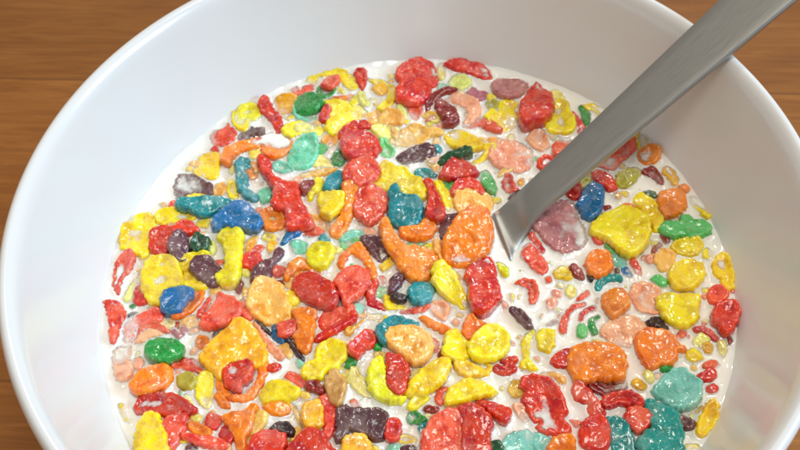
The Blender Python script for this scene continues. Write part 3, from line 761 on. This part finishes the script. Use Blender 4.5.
# washed-out scraps just under the milk between the flakes: nobody could count them
rs = random.Random(77)
polys = [f['S'] for f in flakes]; allP = np.concatenate(polys)
made = 0; extra = []; NECK = tuple(at(507, 240, 0)[:2])
for _ in range(6000):
    if made >= 420: break
    a1, rr = rs.uniform(0, 2*math.pi), 62*math.sqrt(rs.random())
    x, y = rr*math.cos(a1), rr*math.sin(a1)
    if math.dist((x, y), NECK) < 6.5: continue
    if x > 5 and abs(y+12) < 22 and x < 45 and rs.random() < .7: continue
    dn = np.hypot(allP[:, 0]-x, allP[:, 1]-y); r0 = dn.min()
    if r0 < .25 or any(inside(np.array([[x, y]]), polys[q])[0] for q in set(np.searchsorted(np.cumsum([len(p) for p in polys]), np.argsort(dn)[:12], side='right'))): continue
    s0 = rs.uniform(.6, 2.7) if x < 12 or y < -30 else rs.uniform(.5, 1.5); el = rs.uniform(.45, 1); ph = rs.uniform(0, 3.14)
    P = []
    for j in range(9):
        t = 2*math.pi*j/9; q = s0*rs.uniform(.75, 1.25)
        ux, uy = q*math.cos(t), q*el*math.sin(t)
        P.append((x+ux*math.cos(ph)-uy*math.sin(ph), y+ux*math.sin(ph)+uy*math.cos(ph)))
    S = np.array(closed_spline(P, .35))
    if area(S) < 0: S = S[::-1]
    colr = rs.choice('CPYyyoAgYtCPoROY')
    g_ = dict(S=S, h=rs.choice((.15, .3, .5)), code=colr+'1d', area=abs(area(S)), rnd=rs, sd=Vector((made*3.3, 50, 0)), tilt=(rs.gauss(0, .05), rs.gauss(0, .05)))
    V, F, loc = flake_mesh(g_); extra.append(g_)
    mixw = rs.uniform(.05, .5)
    cc = lin([a_*(1-mixw)+b_*mixw for a_, b_ in zip(PAL[colr], (238, 220, 200))])
    k = len(crV); crV += [(vx+loc[0], vy+loc[1], vz+loc[2]) for vx, vy, vz in V]
    crF += [tuple(q+k for q in t) for t in F]; crC += [cc]*len(V)
    made += 1
# the smallest crumbs and washed-out scraps, one scattering
M_CR = M_FL.copy(); M_CR.name = 'wet_cereal_crumbs'
nt = M_CR.node_tree; oi = next(n for n in nt.nodes if n.type == 'OBJECT_INFO')
at_ = nt.nodes.new('ShaderNodeAttribute'); at_.attribute_name = 'dye'
for l in list(oi.outputs['Color'].links): nt.links.new(at_.outputs['Color'], l.to_socket)
cr = mesh_obj('cereal_crumbs', crV, crF, M_CR)
ca = cr.data.color_attributes.new('dye', 'FLOAT_COLOR', 'POINT')
if len(ca.data) == len(crC): ca.data.foreach_set('color', [x for c_ in crC for x in (*c_, 1)])
else: print('crumb mismatch', len(ca.data), len(crC))
tag(cr, 'tiny crumbs and washed-out scraps of cereal scattered in the milk', 'cereal crumbs', kind='stuff')

# ------------------------------------------------------------------ milk: a height field that climbs flakes and bowl wall
RM = 68.6; G = .22
ax = np.arange(-RM-.6, RM+.6, G); n = len(ax)
GX, GY = np.meshgrid(ax, ax)
top = np.full(GX.shape, -9.0); lift = np.zeros(GX.shape); edge = np.zeros(GX.shape); bleed = np.zeros((*GX.shape, 3)); bw = np.zeros(GX.shape)
for f in flakes+extra:
    S = f['S']; pad = 3.2
    i0, i1 = np.searchsorted(ax, S[:, 0].min()-pad), np.searchsorted(ax, S[:, 0].max()+pad)
    j0, j1 = np.searchsorted(ax, S[:, 1].min()-pad), np.searchsorted(ax, S[:, 1].max()+pad)
    sx, sy = GX[j0:j1, i0:i1], GY[j0:j1, i0:i1]
    if sx.size == 0: continue
    Q = np.stack([sx.ravel(), sy.ravel()], 1)
    d = seg_dist(Q, S); ins = inside(Q, S)
    A = min(.88, f['h']+.10)*min(1, .4+math.sqrt(f['area'])/6)
    out_ = A*np.exp(-(d/.75)**1.15)
    wgt = (np.exp(-d/1.1)*min(1, f['area']/12)).reshape(sx.shape)
    bleed[j0:j1, i0:i1] += wgt[..., None]*np.array(lin(PAL[f['code'][0]])); bw[j0:j1, i0:i1] += wgt
    p = random.Random(int(S[0, 0]*1000) % 99991).uniform(-.45, .6)
    if f['code'][1] in '345': p -= .35
    if f['code'][2] == 'c': p = .25
    if f['code'][1] == 's': p = 1.0
    T0 = {'s': .22, '1': .55, '2': .75, '3': .9, '4': 1.05, '5': 1.15}[f['code'][1]]
    q = np.clip((d-.5)/.7, 0, 1); q = q*q*(3-2*q)
    in_ = (A*np.exp(-(d/.45))+.05)*(1-q)+q*(f['h']+T0*p)
    lf = np.where(ins, in_, out_).reshape(sx.shape)
    if ins.any():
        X, zt = f['top']; Qi = Q[ins]
        D2 = ((Qi[:, None, :]-X[None])**2).sum(2)
        near = np.argpartition(D2, min(2, D2.shape[1]-1), axis=1)[:, :3]
        w3 = 1/(np.take_along_axis(D2, near, 1)+1e-3)
        tz = np.full(ins.shape, -9.0); tz[ins] = (zt[near]*w3).sum(1)/w3.sum(1)
        if f['h'] < .7:                      # the milk creeps over the wet edge as a thinning film
            wet = random.Random(int(S[0, 1]*1000) % 99991).uniform(.3, 1.15)
            lf = np.where(ins, np.maximum(lf.ravel(), np.minimum(tz+.20*wet*np.exp(-d/.28)-.07, f['h']+.42)), lf.ravel()).reshape(sx.shape)
            edge[j0:j1, i0:i1] = np.maximum(edge[j0:j1, i0:i1], np.where(ins, np.clip(1.1-d/.30, 0, 1), 0).reshape(sx.shape))
        else: tz[d < .42] = -9.0
        top[j0:j1, i0:i1] = np.maximum(top[j0:j1, i0:i1], tz.reshape(sx.shape))
    L = lift[j0:j1, i0:i1]
    lift[j0:j1, i0:i1] = np.maximum(L, lf)+.06*np.minimum(L, lf)
RR = np.hypot(GX, GY)
TH = np.arctan2(GY, GX)
lift *= np.clip((66.8-RR)/2.0, 0, 1)
wall = .9*np.exp(-(66.6-np.minimum(RR, 66.6))/1.5)
wav = .16*np.sin(GX*.31+1.3*np.sin(GY*.23))*np.sin(GY*.37+1.1*np.sin(GX*.19))+.07*np.sin(GX*1.1+GY*.7)*np.sin(GY*.9-GX*.5)
ZZ = lift+wall+wav
mask = RR < RM+.25
idx = -np.ones(GX.shape, int); idx[mask] = np.arange(mask.sum())
V = np.stack([GX[mask], GY[mask], ZZ[mask]], 1)
a_, b_, c_, d_ = idx[:-1, :-1], idx[:-1, 1:], idx[1:, 1:], idx[1:, :-1]
ok = (a_ >= 0) & (b_ >= 0) & (c_ >= 0) & (d_ >= 0)
F = np.stack([a_[ok], b_[ok], c_[ok], d_[ok]], 1)
thick = (ZZ-top)[mask]                        # how deep the milk stands over whatever floats in it, mm
opq = 1-np.exp(-np.maximum(thick, 0)/.20)
opq = np.maximum(opq, edge[mask])
milk = mesh_obj('milk', V.tolist(), F.tolist(), mat_milk())
dy = milk.data.attributes.new('dye', 'FLOAT_COLOR', 'POINT')     # food dye bled into the milk next to each flake
rgb = (bleed/(bw[..., None]+1e-4))[mask]; wt = (.12*(1-np.exp(-bw*.8)))[mask]
if len(dy.data) == len(wt): dy.data.foreach_set('color', np.concatenate([rgb*wt[:, None]+np.array([.95, .92, .85])*(1-wt[:, None]), np.ones((len(wt), 1))], 1).astype(np.float32).ravel())
fa = milk.data.attributes.new('opacity', 'FLOAT', 'POINT')
if len(fa.data) == len(opq): fa.data.foreach_set('value', opq.astype(np.float32))
tag(milk, 'creamy white milk filling the bowl around the colourful flakes', 'milk')

# ------------------------------------------------------------------ spoon: handle resting on the rim, bowl of the spoon under the milk
M_ST = None
# the handle lies in one sloping plane: from where it dips into the milk up to where it rests on the rim
p0 = at(500, 240, .2); pr = at(712, 36, Z_RIM+2.6)
dr = (pr-p0)/np.linalg.norm((pr-p0)[:2])
side = np.array([dr[1], -dr[0], 0.]); side /= np.linalg.norm(side)
pn = np.cross(side, dr); pn /= np.linalg.norm(pn)
def on_plane(u, v):
    r = ray(u, v); return CAM+r*(((p0-CAM)@pn)/(r@pn))
HANDLE_ANGLE = math.atan2(dr[1], dr[0])
st = [((491, 216.5), (510.5, 262)), ((499, 209), (516, 250)), ((511, 198), (525, 234)), ((526, 184.2), (536, 217))]
g = lambda e, t: (e[0][0]+(e[1][0]-e[0][0])*t, e[0][1]+(e[1][1]-e[0][1])*t)
LE = ((520, 190), (718.5, 0)); RE = ((556, 198), (795, 0))
for t in (.15, .3, .45, .6, .75, .9, 1.05, 1.25):
    st.append((g(LE, t), g(RE, t*.93)))
rows = []
for k, (l, r) in enumerate(st):          # near the milk the neck twists until its last line lies level in the milk
    t = min(1, k/3)
    rows.append(tuple(at(*e, (1-t)*.3+t*on_plane(*e)[2]) for e in (l, r)))
l, r = rows[0]; rows = [(l-dr*4-np.array([0, 0, 9.]), r-dr*1-np.array([0, 0, 9.])), (l-dr*2-np.array([0, 0, 4.]), r-dr*.5-np.array([0, 0, 4.]))]+rows
M_ST = mat_steel()
# the last rows run on past the picture to the rounded end
l, r = rows[-1]; w = (r-l)/2; c = (l+r)/2
for q, s in ((8, 1.03), (16, 1.04), (22, .96), (26, .78), (28.5, .5), (29.6, .2)):
    cc = c+dr*q; rows.append((cc-w*s, cc+w*s))
pts = []
def resample(rows, k):
    out = []
    for side in (0, 1):
        out.append(smooth_open([tuple(r[side]) for r in rows], k))
    return [(np.array(a), np.array(b)) for a, b in zip(*out)]
R2 = resample(rows, 4)
def plate(name, R2, th, parent, crown=.25):
    V, F = [], []
    prof = [(-1, -.5), (-.985, -.1), (-.985, .12), (-.955, .42), (-.90, .5), (-.6, .5), (-.2, .5), (.2, .5), (.6, .5), (.90, .5), (.955, .42), (.985, .12), (.985, -.1), (1, -.5), (.9, -.62), (0, -.66), (-.9, -.62)]
    prof = [(-.97, -.45), (-1, -.25), (-1, .4), (-.99, .47), (-.975, .5), (-.6, .5), (-.2, .5), (.2, .5), (.6, .5), (.90, .5), (.91, .49), (.985, .26), (1, .1), (1, -.25), (.97, -.45), (.9, -.5), (0, -.5), (-.9, -.5)]
    m = len(prof)
    for i, (a, b) in enumerate(R2):
        c = (a+b)/2; w = (b-a)/2
        p, q = R2[max(i-1, 0)], R2[min(i+1, len(R2)-1)]
        t = (q[0]+q[1])/2-(p[0]+p[1])/2
        nrm = np.cross(w, t); nrm /= np.linalg.norm(nrm)+1e-9
        if nrm[2] < 0: nrm = -nrm
        for u, v in prof:
            P = c+w*u+nrm*(v*th+crown*(1-u*u)*(1 if v > -.3 else .6)-th*.5)
            V.append(tuple(P))
    for i in range(len(R2)-1):
        for j in range(m):
            F.append((i*m+j, i*m+(j+1) % m, (i+1)*m+(j+1) % m, (i+1)*m+j))
    F.append(tuple(range(m))); F.append(tuple((len(R2)-1)*m+j for j in range(m))[::-1])
    o = mesh_obj(name, V, F, M_ST, (0, 0, 0), parent)
    for e in ('flip',):
        import bmesh
        bm = bmesh.new(); bm.from_mesh(o.data); bmesh.ops.recalc_face_normals(bm, faces=bm.faces); bm.to_mesh(o.data); bm.free()
    return o
sp = bpy.data.objects.new('spoon', None); COL.objects.link(sp); sp.empty_display_size = .01
tag(sp, 'plain brushed steel spoon dipped in the cereal with its handle across the rim', 'spoon')
plate('handle', R2, 1.5, sp, .05)
# bowl of the spoon, under the milk: a hollow oval shell
a0 = (rows[0][0]+rows[0][1])/2
dd = np.array([-.52, -.85, 0.]); dd /= np.linalg.norm(dd); ee = np.array([-dd[1], dd[0], 0])
V, F = [], []
NR, NC = 10, 40
cen = a0+dd*23+np.array([0, 0, -12.])
for lay in (0, 1):
    for i in range(NR+1):
        s = i/NR
        for j in range(NC):
            t = 2*math.pi*j/NC
            P = cen+dd*(-24*s*math.cos(t))+ee*(15*s*math.sin(t)*(1-.12*math.cos(t)))
            z = -7*(1-s*s)-lay*1.0+(11.5*max(0, math.cos(t))**3*s**3)
            V.append((P[0], P[1], P[2]+z))
o0 = (NR+1)*NC
for i in range(NR):
    for j in range(NC):
        q = (i*NC+j, i*NC+(j+1) % NC, (i+1)*NC+(j+1) % NC, (i+1)*NC+j)
        F.append(q); F.append(tuple(x+o0 for x in q)[::-1])
for j in range(NC):
    F.append((NR*NC+j, NR*NC+(j+1) % NC, o0+NR*NC+(j+1) % NC, o0+NR*NC+j))
mesh_obj('spoon_bowl', V, F, M_ST, (0, 0, 0), sp)

# ------------------------------------------------------------------ light: one window to the right and behind, an added overhead fill and glint lamp, a dim warm room
def area_light(name, loc, target, sx, sy, power, col):
    ld = bpy.data.lights.new(name, 'AREA'); ld.shape = 'RECTANGLE'; ld.size = sx; ld.size_y = sy; ld.energy = power; ld.color = col
    o = bpy.data.objects.new(name, ld); COL.objects.link(o); o.location = loc
    o.rotation_euler = (Vector(target)-Vector(loc)).to_track_quat('-Z', 'Y').to_euler()
    return o
area_light('window_light', (1.24, -.20, .66), (0, 0, 0), .70, .55, 18.5, (.49, .745, 1.0))
area_light('overhead_fill', (.30, -.05, 1.4), (0, 0, 0), .4, .4, 9.6, (1.0, .94, .83))  # added overhead fill, brightens milk and flakes more than the walls
area_light('glint_fill', (.20, 1.15, 1.10), (0, 0, 0), .09, .09, 5.0, (1.0, .96, .88))  # small unseen lamp added for sharp glints on the wet flakes
w = bpy.data.worlds.new('World'); scene.world = w; w.use_nodes = True
bg = w.node_tree.nodes['Background']; bg.inputs[0].default_value = (1.0, .93, .84, 1); bg.inputs[1].default_value = .37
vs = scene.view_settings; scene.display_settings.display_device = 'sRGB'
vs.view_transform = 'Standard'; vs.look = 'None'; vs.exposure = 0; vs.gamma = 1; vs.use_curve_mapping = False
scene.cycles.max_bounces = 8; scene.cycles.diffuse_bounces = 4
